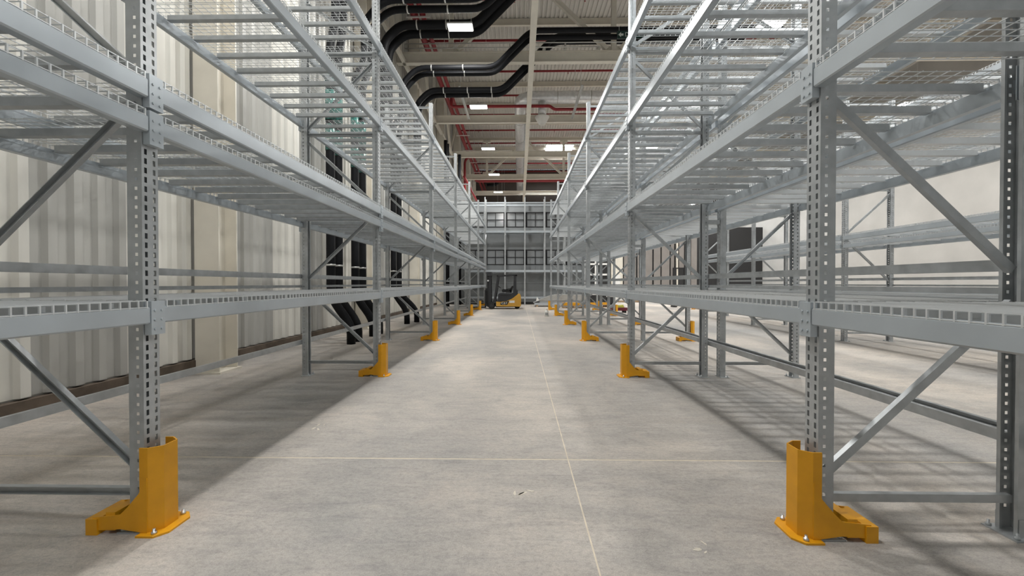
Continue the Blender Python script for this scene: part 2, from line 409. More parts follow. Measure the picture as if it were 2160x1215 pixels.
def deck_wires(bars=False):
    mb = MB(); t = 0.0019; L = DL-0.012; nx, ny = 16, 24
    x0, x1 = -0.030, DEPTH+0.030; z = 0.034
    def wire_y(x, zc): mb.box(x-t, x+t, -L/2, L/2, zc-t, zc+t)
    for i in range(nx+1): wire_y(x0+0.004+(x1-x0-0.008)*i/nx, z)
    wire_y(x0-0.004, z-0.036); wire_y(x1+0.004, z-0.036)
    for j in range(ny+1):
        y = -L/2+t+(L-2*t)*j/ny; zz = z-2*t
        mb.box(x0, x1, y-t, y+t, zz-t, zz+t)
        e = t*1.7; mb.box(x0-0.006, x0+0.001, y-e, y+e, z-0.040, zz+t); mb.box(x1-0.001, x1+0.006, y-e, y+e, z-0.040, zz+t)
    if bars:
        for j in range(4): support_bar(mb, (-1.5+j)*DL/4)
    return mb
def support_bar(mb, y):
    """inverted U channel under the wires"""
    mb.prism([(y-0.024, -0.022), (y+0.024, -0.022), (y+0.024, -0.018), (y+0.014, -0.018), (y+0.014, 0.026), (y-0.014, 0.026), (y-0.014, -0.018), (y-0.024, -0.018)], 'x', 0.018, DEPTH-0.018)
    return mb
DECK = deck_wires().mesh('wire_deck', 'wire'); DECKB = deck_wires(True).mesh('wire_deck', 'wire')
SBAR = support_bar(MB(), 0.0).mesh('support_bar', 'zinc')
def stop_mesh(h):
    mb = MB(); mb.prism([(0, 0), (0.03, 0), (0.03, 0.006), (0.006, 0.006), (0.006, h*0.4), (0.022, h*0.5), (0.006, h*0.6), (0.006, h-0.006), (0.03, h-0.006), (0.03, h), (0, h)], 'y', -BL/2+0.004, BL/2-0.004)
    return mb.mesh('back_stop', 'zinc')
STOPA, STOPB = stop_mesh(0.062), stop_mesh(0.035)
LV_A = ((1.195, 0.09), (2.21, 0.085), (2.405, 0.10), (3.645, 0.10), (4.71, 0.10))
LV_B = ((1.192, 0.09), (2.43, 0.10), (3.635, 0.10), (4.74, 0.10))

def rack(xf, sg, rows, levels, label, detail_to, stops=True):
    """xf: aisle face; sg: +1 depth runs to +x, -1 to -x.  Local frame: x = depth from the aisle face."""
    rz = 0.0 if sg > 0 else PI
    root = empty('pallet_rack', (xf, 0, 0)); tag(root, label, 'pallet rack', 'galvanised pallet racks')
    for r in rows:
        fr = empty('upright_frame', (0, ROW[r], 0), rz, root)
        link('post', POST, fr); link('post', POST, fr, (DEPTH, 0, 0), PI)
        link('foot_plate', FOOT, fr); link('foot_plate', FOOT, fr, (DEPTH, 0, 0), PI)
        for m in HOR: link('horizontal_brace', m, fr)
        for m in DIA: link('diagonal_brace', m, fr)
    for r in rows[:-1]:
        yc = ROW[r]+BAY/2
        for (zt, h) in levels:
            for rear in (0, 1):
                b = link('beam', BEAM[h], root, (0 if not rear else DEPTH*sg, yc, zt), rz if not rear else rz+PI)
                if r <= detail_to:
                    link('end_connector', CONN, b, (0, BL/2+0.049, 0))
                    k = link('end_connector', CONN, b, (0, -BL/2-0.049, 0)); k.scale = (1, -1, 1)
            for j in (-1, 0, 1):
                near = r <= detail_to
                d = link('wire_deck', DECK if near else DECKB, root, (0, yc+j*(DL+0.004), zt), rz)
                if near:
                    for q in range(4): link('support_bar', SBAR, d, (0, (-1.5+q)*DL/4, 0))
        if stops:
            for (z, m) in ((0.45, STOPA), (1.39, STOPA), (1.262, STOPB)):
                link('back_stop', m, root, ((DEPTH+0.006)*sg, yc, z), rz)
    return root
XA, XB, XC, XD = -2.0, 1.552, 3.92, 7.40
rack(XA, -1, list(range(-1, 7)), LV_A, 'long grey pallet rack on the left of the aisle along the clad wall', 3)
RB = rack(XB, 1, list(range(-1, 6)), LV_B, 'long grey pallet rack on the right of the aisle facing the viewer', 3)
rack(XC, -1, list(range(-1, 6)), LV_B, 'grey pallet rack standing back to back behind the right-hand rack', -5)
rack(XD, 1, list(range(-1, 5)), LV_A, 'grey pallet rack across the second aisle, farthest on the right', -5)
# row spacers between the back-to-back racks
SPM = MB().box(0, XC-XB-2*DEPTH-0.01, -0.045, 0.045, 0, 0.06).mesh('row_spacer', 'zinc')
for r in range(-1, 6):
    for z in (0.93, 2.15, 4.1): link('row_spacer', SPM, RB, (DEPTH+0.002, ROW[r], z))

# ------------------------------------------------------------------ orange post protectors
def protector_parts():
    H = 0.455; p = {}
    # local: +x points to the aisle, origin at the aisle face of the post
    out = [(0.0, -0.085), (0.045, -0.085), (0.098, -0.045), (0.098, 0.045), (0.045, 0.085), (0.0, 0.085)]
    inn = [(0.0, 0.079), (0.043, 0.079), (0.092, 0.042), (0.092, -0.042), (0.043, -0.079), (0.0, -0.079)]
    mb = MB(); n = len(out)
    for (a, b) in zip(out[:-1], out[1:]): mb.quad((*a, 0.008), (*b, 0.008), (*b, H), (*a, H))
    for (a, b) in zip(inn[:-1], inn[1:]): mb.quad((*a, 0.008), (*b, 0.008), (*b, H), (*a, H))
    for k in range(n-1): mb.quad((*out[k], H), (*out[k+1], H), (*inn[n-2-k], H), (*inn[n-1-k], H))
    for k in (0, n-1): mb.quad((*out[k], 0.008), (*inn[n-1-k], 0.008), (*inn[n-1-k], H), (*out[k], H))
    p['shield'] = mb.mesh('shield', 'orange')
    side = [(0.045, 0.008), (0.045, 0.30), (0.0, 0.215), (-0.06, 0.145), (-0.10, 0.105), (-0.245, 0.09), (-0.245, 0.02), (-0.10, 0.03)]
    mb = MB()
    for y in (-0.087, 0.081): mb.prism(side, 'y', y, y+0.006)
    p['side_plate'] = None
    p['plate_near'] = MB().prism(side, 'y', -0.092, -0.086).mesh('side_plate', 'orange')
    p['plate_far'] = MB().prism(side, 'y', 0.086, 0.092).mesh('side_plate', 'orange')
    p['foot_block'] = MB().box(-0.275, -0.215, -0.10, 0.10, 0.0, 0.085).box(-0.18, -0.13, -0.086, 0.086, 0.02, 0.115).mesh('foot_block', 'orange')
    mb = MB(); mb.prism([(0.006, -0.12), (0.10, -0.12), (0.145, -0.07), (0.145, 0.07), (0.10, 0.12), (0.006, 0.12)], 'z', 0, 0.010)
    p['base_plate'] = mb.mesh('base_plate', 'orange')
    p['bolt'] = MB().lathe([(0.013, 0.010), (0.013, 0.022), (0.007, 0.022), (0.007, 0.038)], (0, 0, 0), 'z', 8).mesh('anchor_bolt', 'bolt')
    return p
PP = protector_parts()
def protector(xf, sg, y, label, free=False):
    root = empty('post_protector', (xf, y, 0), 0.0 if sg > 0 else PI)
    tag(root, label, 'post protector', 'orange rack post protectors')
    link('shield', PP['shield'], root); link('side_plate', PP['plate_near'], root); link('side_plate', PP['plate_far'], root)
    link('foot_block', PP['foot_block'], root); link('base_plate', PP['base_plate'], root)
    for (x, yy) in ((0.085, -0.095), (0.085, 0.095)): link('anchor_bolt', PP['bolt'], root, (x, yy, 0))
    return root
ordn = ['', 'nearest', 'second', 'third', 'fourth', 'fifth', 'sixth']
for k in range(1, 7):
    protector(XA+0.004, 1, ROW[k], 'orange steel post protector, %s along the left rack%s' % (ordn[k], ', behind the forklift mast' if k == 6 else ''))
for k in range(1, 6):
    protector(XB-0.004, -1, ROW[k], 'orange steel post protector, %s along the right-hand rack' % ordn[k])
for k in range(2, 6):
    protector(XC+0.004, 1, ROW[k], 'orange steel post protector in the second aisle, %s seen under the shelf' % ordn[k-1])
protector(XA+0.004, 1, ROW[0], 'orange post protector beside the viewer at the left rack')
protector(XB-0.004, -1, ROW[0], 'orange post protector beside the viewer at the right-hand rack')

# ------------------------------------------------------------------ partition wall with windows at the end of the aisle
YP = 26.6; PX0, PX1 = XL, 4.25; PH = 6.42
WX0, WSP, WW = -2.07, 1.268, 1.13
WZ = ((2.50, 3.47), (4.89, 5.85))
pw = MB().box(PX0, PX1, YP+0.10, YP+0.16, 0, PH-0.02).build('wall_partition', 'dark'); tag(pw, 'grey partition wall with black-framed windows at the aisle end', kind='structure')
wins = [k for k in range(-2, 5)]
def panel(x0, x1, z0, z1): MB().bbox(x0+0.006, x1-0.006, YP, YP+0.1, z0+0.006, z1-0.006, 0.004).build('wall_panel', 'panel', pw)
edges = [PX0]+[WX0+WSP*k-0.07 for k in range(-2, 6)]+[PX1]
for a, b in zip(edges[:-1], edges[1:]):
    for (z0, z1) in ((0.14, 1.30), (1.30, WZ[0][0]), (WZ[0][1], WZ[1][0]), (WZ[1][1], PH)): panel(a, b, z0, z1)
    full = not any(abs(a-(WX0+WSP*k-0.07)) < 1e-6 for k in wins)
    for (z0, z1) in WZ:
        if full: panel(a, b, z0, z1)
        else: panel(b-0.07-0.01, b, z0, z1) if b-a > WW+0.1 else None
MB().box(PX0, PX1, YP-0.03, YP+0.12, 0, 0.14).build('plinth', 'dark', pw)
MB().box(PX0, PX1, YP-0.03, YP+0.19, PH, PH+0.07).build('coping', 'white', pw)
n = 1
for (z0, z1) in WZ:
    for k in wins:
        n += 1; x0 = WX0+WSP*k; w_ = empty('window_%d' % n, (x0, YP-0.02, z0)); tag(w_, 'black-framed four-pane window in the grey partition', kind='structure')
        a, b, t = WW, z1-z0, 0.055
        mb = MB(); mb.box(0, a, 0, 0.09, 0, t).box(0, a, 0, 0.09, b-t, b).box(0, t, 0, 0.09, t, b-t).box(a-t, a, 0, 0.09, t, b-t); mb.build('window_frame', 'blackframe', w_)
        MB().box(a/2-0.022, a/2+0.022, 0.0, 0.07, t, b-t).box(t, a/2-0.022, 0.0, 0.07, b/2-0.022, b/2+0.022).box(a/2+0.022, a-t, 0.0, 0.07, b/2-0.022, b/2+0.022).build('glazing_bar', 'blackframe', w_)
        for (u0, u1) in ((t, a/2-0.022), (a/2+0.022, a-t)):
            for (v0, v1) in ((t, b/2-0.022), (b/2+0.022, b-t)): MB().box(u0, u1, 0.045, 0.055, v0, v1).build('pane', 'pane', w_)
# slim shelving frame standing in front of it
er = empty('shelving_rack', (0, 25.6, 0)); tag(er, 'slim tall grey shelving frame standing before the windowed partition', 'shelving')
EX = [-2.09+1.222*k for k in range(-1, 6)]
for x in EX:
    for y in (0.0, 0.8):
        MB().bbox(x-0.035, x+0.035, y-0.035, y+0.035, 0, 6.62, 0.006).build('post', 'zinc', er)
    MB().box(x-0.08, x+0.08, -0.08, 0.08, 0, 0.01).build('foot_plate', 'zinc', er)
    for (z0, z1) in ((0.6, 2.0), (2.3, 3.4), (3.5, 4.4)): MB().bar((x, 0.04, z0), (x, 0.76, z1), 0.03, 0.03).build('diagonal_brace', 'zinc', er)
for (z, h) in ((0.49, 0.09), (2.13, 0.11), (4.55, 0.12), (6.30, 0.07)):
    for x in EX[:-1]:
        MB().box(x+0.035, x+1.222-0.035, -0.03, 0.02, z-h, z).build('beam', 'beam', er)
        MB().box(x+0.035, x+1.222-0.035, 0.78, 0.83, z-h, z).build('beam', 'beam', er)
        if z in (2.13, 4.55):
            mb = MB()
            for j in range(8): mb.box(x+0.03, x+1.19, 0.03+j*0.095, 0.03+j*0.095+0.075, z, z+0.02)
            mb.build('shelf_panel', 'zinc', er)

# wall farther back on the right, panels with black gaps, pillar, openings
YQ = 38.0
wq = MB().box(PX1, XR, YQ+0.12, YQ+0.2, 0, 6.4).build('wall_rear', 'dark'); tag(wq, 'rear wall of grey-beige upright panels with black gaps', kind='structure')
QX = lambda px: (px-1095)*YQ/F
for (a, b) in ((1315, 1340), (1343.5, 1374), (1377.5, 1391), (1394, 1410), (1413, 1419.5), (1430, 1440), (1444, 1452), (1455, 1467), (1487, 1490.5), (1514, 1521), (1526, 1533)):
    MB().box(QX(a), QX(b), YQ, YQ+0.12, 0.0, 6.3).build('wall_panel', 'wallpanel', wq)
for (a, b, m) in ((1288, 1312, 'cream'), (1281, 1284.5, 'white'), (1254, 1257, 'white'), (1424, 1427, 'cream'), (1226, 1232, 'hallwall')):
    MB().box(QX(a), QX(b), YQ-0.1, YQ+0.12, 0, 6.3).build('wall_pillar', m, wq)
for z in (0.9, 2.05, 3.0): MB().box(QX(1232), QX(1281), YQ-0.05, YQ+0.1, z, z+0.16).build('wall_rail', 'white', wq)
MB().box(QX(1290), QX(1306), YQ-0.3, YQ-0.12, 0.0, 2.1).build('wall_panel', 'white', wq)
dg = empty('door_1', (13.9, YQ-0.12, 0)); tag(dg, 'black-framed door in the panelled rear wall', kind='structure')
MB().box(0, 0.1, 0, 0.1, 0, 2.65).box(0.95, 1.05, 0, 0.1, 0, 2.65).box(0, 1.05, 0, 0.1, 2.65, 2.75).build('door_frame', 'blackframe', dg)
MB().box(0.1, 0.95, 0.04, 0.08, 0, 2.65).build('door_leaf', 'dark', dg)

# ------------------------------------------------------------------ ceiling lights
LAMP = bpy.data.lights.new('lamp', 'AREA'); LAMP.shape = 'RECTANGLE'; LAMP.size = 0.75; LAMP.size_y = 0.155; LAMP.energy = LAMP_W/2; LAMP.color = (1.0, 0.985, 0.955)
def fixture(x, y, z, label):
    root = empty('ceiling_light', (x, y, z)); tag(root, label, 'ceiling light', 'twin LED ceiling lights')
    mb = MB(); mb.box(-0.40, 0.40, -0.20, 0.20, 0.0, 0.05).box(-0.12, 0.12, -0.08, 0.08, 0.05, 0.12); mb.build('housing', 'fixture', root)
    for y0 in (-0.18, 0.015): MB().box(-0.38, 0.38, y0, y0+0.165, -0.02, 0.0).build('diffuser', 'lampglow', root)
    for sx in (-0.34, 0.34): MB().tube([(sx, 0, 0.05), (sx, 0, ROOFZ-z-0.3)], 0.006, 5).build('hanging_wire', 'alu', root)
    for y0 in (-0.0975, 0.0975):          # one lamp behind each diffuser strip
        lo = bpy.data.objects.new('lamp', LAMP); COL.objects.link(lo); lo.parent = root; lo.location = (0, y0, -0.024)
    return root
LX = (-1.86, 7.87, 17.6)
names = ['over the aisle', 'over the second aisle', 'over the far side of the hall']
for j, x in enumerate(LX):
    for k in range(-2, 6):
        y = 13.25+5.95*k
        if y > 43.2: continue
        fixture(x, y, 9.42, 'bright twin-strip ceiling light %s, %s' % (names[j], ['third behind the viewer', 'second behind the viewer', 'just overhead', 'largest and nearest in view', 'second in view', 'third in view', 'fourth in view', 'fifth in view', 'sixth in view'][k+3]))

# ------------------------------------------------------------------ black pipes
PXW = -4.1; ZP = 8.82; PR = 0.105
def clamps(root, pts, r, step, off=0.6):
    for a, b in zip(pts[:-1], pts[1:]):
        a, b = Vector(a), Vector(b); L = (b-a).length; d = (b-a).normalized(); t = off
        while t < L-0.2:
            c = a+d*t; MB().tube([c-d*0.02, c+d*0.02], r+0.012, 12).build('pipe_clamp', 'alu', root); t += step
def pipe(name, pts, r, m, label, cat, group=None, bend=0.25, clamp=None, wrap=None):
    root = empty(name, pts[0]); p0 = Vector(pts[0]); loc = [Vector(p)-p0 for p in pts]
    tag(root, label, cat, group)
    MB().tube(loc, r, 14, bend).build('pipe_run', m, root)
    if clamp: clamps(root, loc, r, clamp)
    return root
GP = 'insulated black pipes'
vert = [(9.02, 'first'), (9.42, 'second'), (10.37, 'third'), (10.87, 'fourth'), (13.55, 'fifth'), (14.2, 'sixth')]
tops = {9.02: None, 9.42: None, 10.37: 11.05, 10.87: 11.45, 13.55: 14.54, 14.2: 14.95}
for y, nm in vert:
    fx = -3.66 if y < 14 else -3.5
    yt = tops[y] or y+0.3
    r = 0.092
    pts = [(fx, y, 0), (fx, y, 0.42), (PXW, y, 1.0), (PXW, y, 6.4), (PXW, yt, 7.2), (PXW, yt, ZP-0.55), (PXW+0.55, yt, ZP)]
    if y < 10: pts += [(0.8, yt, ZP), (1.8, yt, ZP+1.0), (9, yt, ZP+1.0)]
    elif y < 12: pts += [(-1.0, yt, ZP), (0.2, yt, ZP+1.2), (9, yt, ZP+1.2)]
    else: pts += [(-0.85, yt, ZP), (0.40, yt, ZP+1.25), (9, yt, ZP+1.25)]
    p = pipe('drain_pipe', pts, r, 'blackpipe', 'black insulated pipe rising up the clad wall, %s from the viewer, bent to the floor' % nm, 'pipe', GP, 0.3)
    clamps(p, [Vector(q)-Vector(pts[0]) for q in pts[2:4]], r, 1.35, 0.72)
    clamps(p, [Vector(q)-Vector(pts[0]) for q in pts[6:8]], r, 1.1, 0.5)
    for (za, zb) in ((4.2, 4.75), (4.85, 5.5), (5.6, 6.1)):
        if y < 11: MB().tube([(PXW-fx, 0, za), (PXW-fx, 0, zb)], r+0.008, 14).build('plastic_wrap', 'teal', p)
for (yt, nm, xr, up, z, xw, r) in ((13.55, 'upper of the pair behind the large lamp', -1.41, 2.75, 9.70, -4.4, 0.135), (14.05, 'lower of the pair behind the large lamp', -1.41, 2.75, 9.70, -4.4, 0.135),
                                (16.62, 'upper of the farthest pair', -0.68, 2.1, ZP+0.18, PXW, 0.11), (17.02, 'lower of the farthest pair', -0.68, 2.1, ZP+0.18, PXW, 0.11)):
    pts = [(XL, yt, 6.0), (xw, yt, 6.0), (xw, yt, z-0.55), (xw+0.55, yt, z), (xr, yt, z), (xr+up, yt, z+up), (9, yt, z+up)]
    p = pipe('drain_pipe', pts, r, 'blackpipe', 'black insulated pipe crossing under the roof, %s' % nm, 'pipe', GP, 0.3)
    clamps(p, [Vector((xw+0.55, yt, z))-Vector(pts[0]), Vector((xr, yt, z))-Vector(pts[0])], r, 0.95, 0.55)
for (y, xx, nm) in ((23.3, PXW, 'first'), (23.9, PXW, 'second'), (25.9, -3.7, 'third')):
    pipe('drain_pipe', [(xx, y, 0), (xx, y, 9.3)], 0.10, 'blackpipe', 'straight black pipe standing by the clad wall near the partition, %s' % nm, 'pipe', GP, 0)
for (y, z, nm) in ((41.5, 12.0, 'far'),):
    pipe('drain_pipe', [(-3.2, y, z-0.9), (-2.4, y, z-0.9), (-1.6, y, z-0.1), (9, y, z-0.1)], 0.16, 'blackpipe', 'black pipe under the roof far beyond the partition', 'pipe', GP, 0.2)

# ------------------------------------------------------------------ sprinkler pipes, red
GR = 'red sprinkler pipes'
XM, ZM = -3.6, 10.95
for (dx, nm, r) in ((-0.16, 'left one of the pair', 0.115), (0.14, 'right one of the pair', 0.085)):
    p = pipe('sprinkler_main', [(XM+dx, -6, ZM), (XM+dx, 44, ZM)], r, 'redpipe', 'thick red sprinkler main running the length of the hall, %s' % nm, 'pipe', GR, 0)
    for y in range(12, 42, 3):
        MB().tube([(0, y+6-0.06, 0), (0, y+6+0.06, 0)], r+0.02, 12).build('pipe_coupling', 'redpipe', p)
for k, y in enumerate((14.9, 17.9, 20.7, 23.9, 26.8, 29.8, 32.8, 35.7, 38.7)):
    o = empty('pipe_bracket', (XM, y, ZM-0.135)); tag(o, 'pale steel bracket under the red sprinkler mains, %s from the viewer' % ['first', 'second', 'third', 'fourth', 'fifth', 'sixth', 'seventh', 'eighth', 'ninth'][k], 'bracket', 'brackets of the sprinkler mains')
    MB().box(-0.42, 0.42, -0.02, 0.02, -0.03, 0.02).build('cross_bar', 'offwhite', o)
    for sx in (-0.4, 0.4): MB().tube([(sx, 0, 0.02), (sx, 0, ROOFZ-ZM-0.1)], 0.008, 6).build('hanger_rod', 'alu', o)
p = pipe('sprinkler_cross_main', [(XM+0.2, 21.0, 10.84), (XM+0.2, 21.0, 10.2), (1.55, 21.0, 10.2), (1.75, 21.0, 10.03), (9, 21.0, 10.03)], 0.075, 'redpipe', 'thick red pipe crossing the hall in front of the round diffuser', 'pipe', GR, 0.12)
p = pipe('sprinkler_cross_main', [(XM-0.16, 36.3, 10.84), (XM-0.16, 36.3, 10.25), (XM+0.3, 36.3, 10.25), (9, 36.3, 10.25)], 0.15, 'redpipe', 'thick red pipe crossing the hall far away above the partition', 'pipe', GR, 0.2)
for k in range(10):
    y = 17.3+2.95*k
    p = pipe('sprinkler_branch', [(XL+0.3, y, 13.05), (14, y, 13.05)], 0.055, 'redpipe', 'thin red sprinkler branch under the roof deck, %s from the viewer' % ['first', 'second', 'third', 'fourth', 'fifth', 'sixth', 'seventh', 'eighth', 'ninth', 'tenth', 'last'][k], 'pipe', GR, 0)
    for xx in (1.0, 6.0, 12.0): MB().tube([(xx, 0, 0.05), (xx, 0, ROOFZ-13.05)], 0.008, 5).build('hanger_rod', 'alu', p)
    for q in range(6):
        MB().lathe([(0.02, -0.16), (0.035, -0.15), (0.012, -0.13), (0.02, -0.04)], (1.35+q*2.9, 0, 0), 'z', 8).build('sprinkler_head', 'redpipe', p)
pipe('sprinkler_riser', [(-4.1, 31.5, 6.0), (-4.1, 31.5, 10.6), (XM-0.1, 31.5, 10.95)], 0.09, 'redpipe', 'upright red riser pipe at the left beside the sprinkler mains', 'pipe', GR, 0.3)
pipe('sprinkler_main_low', [(-3.95, 30.0, 9.0), (-3.95, 43.5, 9.0)], 0.09, 'redpipe', 'red pipe sloping away at the far left behind the rack tops', 'pipe', GR, 0)

# ------------------------------------------------------------------ silver ducts, diffuser
ZD = 10.85
d = empty('air_duct', (0.06, 21.5, ZD)); tag(d, 'silver foil-wrapped air duct turning from crosswise to lengthwise overhead', 'air duct')
MB().tube([(12, 0, 0), (0, 0, 0), (0, 22.5, 0)], 0.31, 20, 0.75).build('duct_run', 'foil', d)
for y in (3, 6, 9, 12, 15, 18, 21): MB().tube([(0, y-0.02, 0), (0, y+0.02, 0)], 0.32, 20).build('band', 'alu', d)
for x in (1.9, 3.6, 5.3): MB().tube([(x-0.02, 0, 0), (x+0.02, 0, 0)], 0.32, 20).build('band', 'alu', d)
d2 = pipe('air_duct', [(0.50, 24.6, ZD-0.1), (0.50, 44, ZD-0.1)], 0.13, 'foil', 'slim silver duct running beside the big foil duct', 'air duct', None, 0)
df = empty('air_diffuser', (1.17, 21.4, 9.42)); tag(df, 'pale grey bowl-shaped air diffuser hanging from the silver duct', 'air diffuser')
MB().lathe([(0.05, 0.0), (0.17, 0.02), (0.30, 0.25), (0.36, 0.36), (0.37, 0.40), (0.33, 0.42)], (0, 0, 0), 'z', 24).build('bowl', 'offwhite', df)
MB().tube([(0, 0, 0.42), (0, 0, 1.12)], 0.21, 18).build('drop_duct', 'foil', df)
for r, z in ((0.12, -0.012), (0.07, -0.025)): MB().lathe([(r-0.02, z), (r, z), (r, z+0.03)], (0, 0, 0), 'z', 18).build('ring', 'offwhite', df)
# lengthwise aluminium rails and conduits
for (x, nm) in ((-2.62, 'left'), (2.75, 'right')):
    o = empty('cable_rail', (x, 18.3, 9.95)); tag(o, 'pale slotted cable rail hanging overhead on the %s of the aisle' % nm, 'cable rail', 'overhead cable rails')
    MB().box(-0.06, 0.06, 0, 3.7, 0, 0.02).box(-0.06, -0.045, 0, 3.7, -0.05, 0).box(0.045, 0.06, 0, 3.7, -0.05, 0).build('rail', 'alu', o)
    for y in (0.4, 2.3): MB().tube([(0, y, 0.02), (0, y, ROOFZ-9.95)], 0.008, 6).build('hanger_rod', 'alu', o)
for (z, nm, x1) in ((10.43, 'upper', 9.0), (10.26, 'lower', 3.05)):
    p = pipe('conduit', [(XL+0.4, 15.9, z), (x1, 15.9, z)], 0.022, 'alu', 'thin pale metal conduit along the nearest truss, %s one' % nm, 'conduit', 'conduits on the nearest truss', 0)
    for x in ((-0.9, 0.95, 3.0) if nm == 'lower' else (-0.35, 1.75, 4.5, 7.0)):
        MB().box(-0.025, 0.025, 0.02, 0.2, -0.03 if nm == 'lower' else -0.2, 0.03).box(-0.06, 0.06, 0.08, 0.2, 10.24-z, 10.27-z).build('conduit_clip', 'alu', p, (x-XL-0.4, 0, 0))
# exit sign
sg = empty('exit_sign', (3.31, 14.2, 9.57)); tag(sg, 'dark green hanging sign with white arrow pointing left, beside the rack', 'sign')
MB().box(0, 0.95, 0, 0.03, 0, 0.26).build('board', 'signgreen', sg)
MB().prism([(0.03, 0.13), (0.12, 0.215), (0.12, 0.165), (0.20, 0.165), (0.20, 0.095), (0.12, 0.095), (0.12, 0.045)], 'y', -0.004, 0.0).build('arrow', 'signwhite', sg)
text('lettering', 'DIS', 0.2, 'signwhite', sg, (0.25, -0.002, 0.13), (PI/2, 0, 0), 0.002, 'LEFT', 0.9)
for x in (0.06, 0.89): MB().tube([(x, 0.015, 0.26), (x, 0.015, ROOFZ-9.57)], 0.005, 5).build('hanging_wire', 'alu', sg)

# ------------------------------------------------------------------ forklift
def forklift():
    S = 0.02445; BX, BY = (1025-1095)*S, 21.45
    root = empty('forklift', (BX, BY, 0)); tag(root, 'yellow and black electric forklift parked sideways at the aisle end', 'forklift')
    U = lambda px: (px-1025)*S
    Z = lambda py: max(0.0, 1.32-(py-598)*S)
    P = lambda pts: [(U(a), Z(b)) for a, b in pts]
    WID = 1.06
    # chassis
    body = P([(1047, 646), (1046.5, 636), (1056, 637), (1068, 635.5), (1080, 630), (1090, 622.5), (1093, 619.5), (1097, 620.5), (1098.5, 626), (1098.5, 644), (1097, 646.4), (1060, 646.4)])
    MB().prism(body, 'y', 0.03, WID-0.03).build('chassis', 'yellow', root)
    MB().prism(P([(1087, 646), (1089, 624.5), (1093.5, 620.5), (1097.4, 621.5), (1098.9, 627), (1098.9, 644), (1097.4, 646.8), (1088, 646.8)]), 'y', 0.015, WID-0.015).build('counterweight', 'yellow', root)
    MB().prism(P([(1045, 648.6), (1045, 645.5), (1086, 645.5), (1086, 648.2)]), 'y', 0.25, WID-0.25).build('skirt', 'dark', root)
    # black cowl / battery hood
    MB().prism(P([(1046.5, 636), (1050, 634.5), (1050.5, 622), (1053, 619), (1060, 618.6), (1079, 619.5), (1089, 616), (1092, 611), (1092, 620), (1080, 629.5), (1068, 634.8), (1056, 636.3)]), 'y', 0.06, WID-0.06).build('battery_hood', 'blackplastic', root)
    MB().prism(P([(1056, 622.2), (1078, 622.8), (1077, 624.2), (1056, 624)]), 'y', 0.05, 0.062).build('hood_groove', 'blackseat', root)
    # seat
    seat = empty('seat', (0, 0, 0), 0, root)
    MB().prism(P([(1059, 616.5), (1058, 611.5), (1061, 610), (1074, 611.5), (1079, 613), (1079, 618)]), 'y', 0.30, 0.76).build('cushion', 'blackseat', seat)
    MB().prism(P([(1074, 612), (1079.5, 603.5), (1082, 603), (1082.5, 606), (1079.5, 614), (1077, 616)]), 'y', 0.30, 0.76).build('backrest', 'blackseat', seat)
    MB().prism(P([(1067, 609.8), (1077, 608.2), (1077, 610), (1067, 611.4)]), 'y', 0.24, 0.29).build('armrest', 'blackseat', seat)
    # overhead guard
    for y in (0.08, WID-0.16):
        MB().prism(P([(1040.5, 637), (1044.5, 637), (1052.5, 584), (1050, 582.5), (1048.6, 583)]), 'y', y, y+0.08).build('front_pillar', 'blackplastic', root)
        MB().prism(P([(1082.5, 612), (1083.8, 584), (1082, 581), (1089, 579.8), (1089, 609), (1091, 616), (1082, 619)]), 'y', y-0.01, y+0.09).build('rear_pillar', 'blackplastic', root)
        MB().prism(P([(1047.5, 581.6), (1049, 583.6), (1086, 581.6), (1091, 582.4), (1090.6, 579.4), (1070, 579.6), (1049, 580.6)]), 'y', y-0.01, y+0.09).build('roof_rail', 'blackplastic', root)
    for k in range(7):
        x = U(1053+k*5.2); MB().box(x-0.02, x+0.02, 0.15, WID-0.15, Z(581.6), Z(580.4)).build('roof_bar', 'blackplastic', root)
    MB().box(U(1048), U(1050), 0.07, WID-0.07, Z(583.2), Z(580.8)).box(U(1088), U(1090.5), 0.07, WID-0.07, Z(582.2), Z(579.8)).build('roof_cross_rail', 'blackplastic', root)
    # mast: two channels, inner channels, cross members, cylinder
    for y in (0.22, WID-0.32):
        MB().prism(P([(1030.5, 648), (1030.5, 574.5), (1035.5, 574.5), (1036, 636), (1036, 648)]), 'y', y, y+0.10).build('mast_rail', 'blackplastic', root)
        MB().prism(P([(1026.8, 648), (1026.8, 575.5), (1030.4, 575.5), (1030.4, 648)]), 'y', y+0.02, y+0.08).build('inner_rail', 'blackseat', root)
    for z in (574, 586, 601, 618, 634): MB().box(U(1028), U(1035), 0.30, WID-0.30, Z(z+3), Z(z)).build('mast_crossbar', 'blackplastic', root)
    MB().tube([(U(1033), WID/2, Z(644)), (U(1033), WID/2, Z(580))], 0.05, 12).build('lift_cylinder', 'blackseat', root)
    MB().box(U(1026.2), U(1036.5), 0.16, WID-0.16, Z(582), Z(573.5)).build('mast_head', 'blackplastic', root)
    MB().lathe([(0.045, 0.0), (0.045, 0.03)], (U(1029), 0.19, Z(592)), 'y', 12).build('mast_lamp', 'decal_white', root)
    # carriage and forks
    MB().box(U(1023.4), U(1026.6), 0.12, WID-0.12, Z(646), Z(641)).box(U(1023.4), U(1026.6), 0.12, WID-0.12, Z(614), Z(608)).build('carriage', 'blackseat', root)
    for k in range(5):
        y = 0.18+k*(WID-0.36)/4; MB().box(U(1023.8), U(1026.0), y-0.02, y+0.02, Z(642), Z(609)).build('load_guard_bar', 'blackseat', root)
    for y in (0.26, WID-0.36):
        MB().prism([(U(1023.4), Z(612)), (U(1021.6), Z(612)), (U(1021.6), 0.085), (-1.02, 0.055), (-1.02, 0.04), (U(1023.4), 0.04)], 'y', y, y+0.10).build('fork', 'blackseat', root)
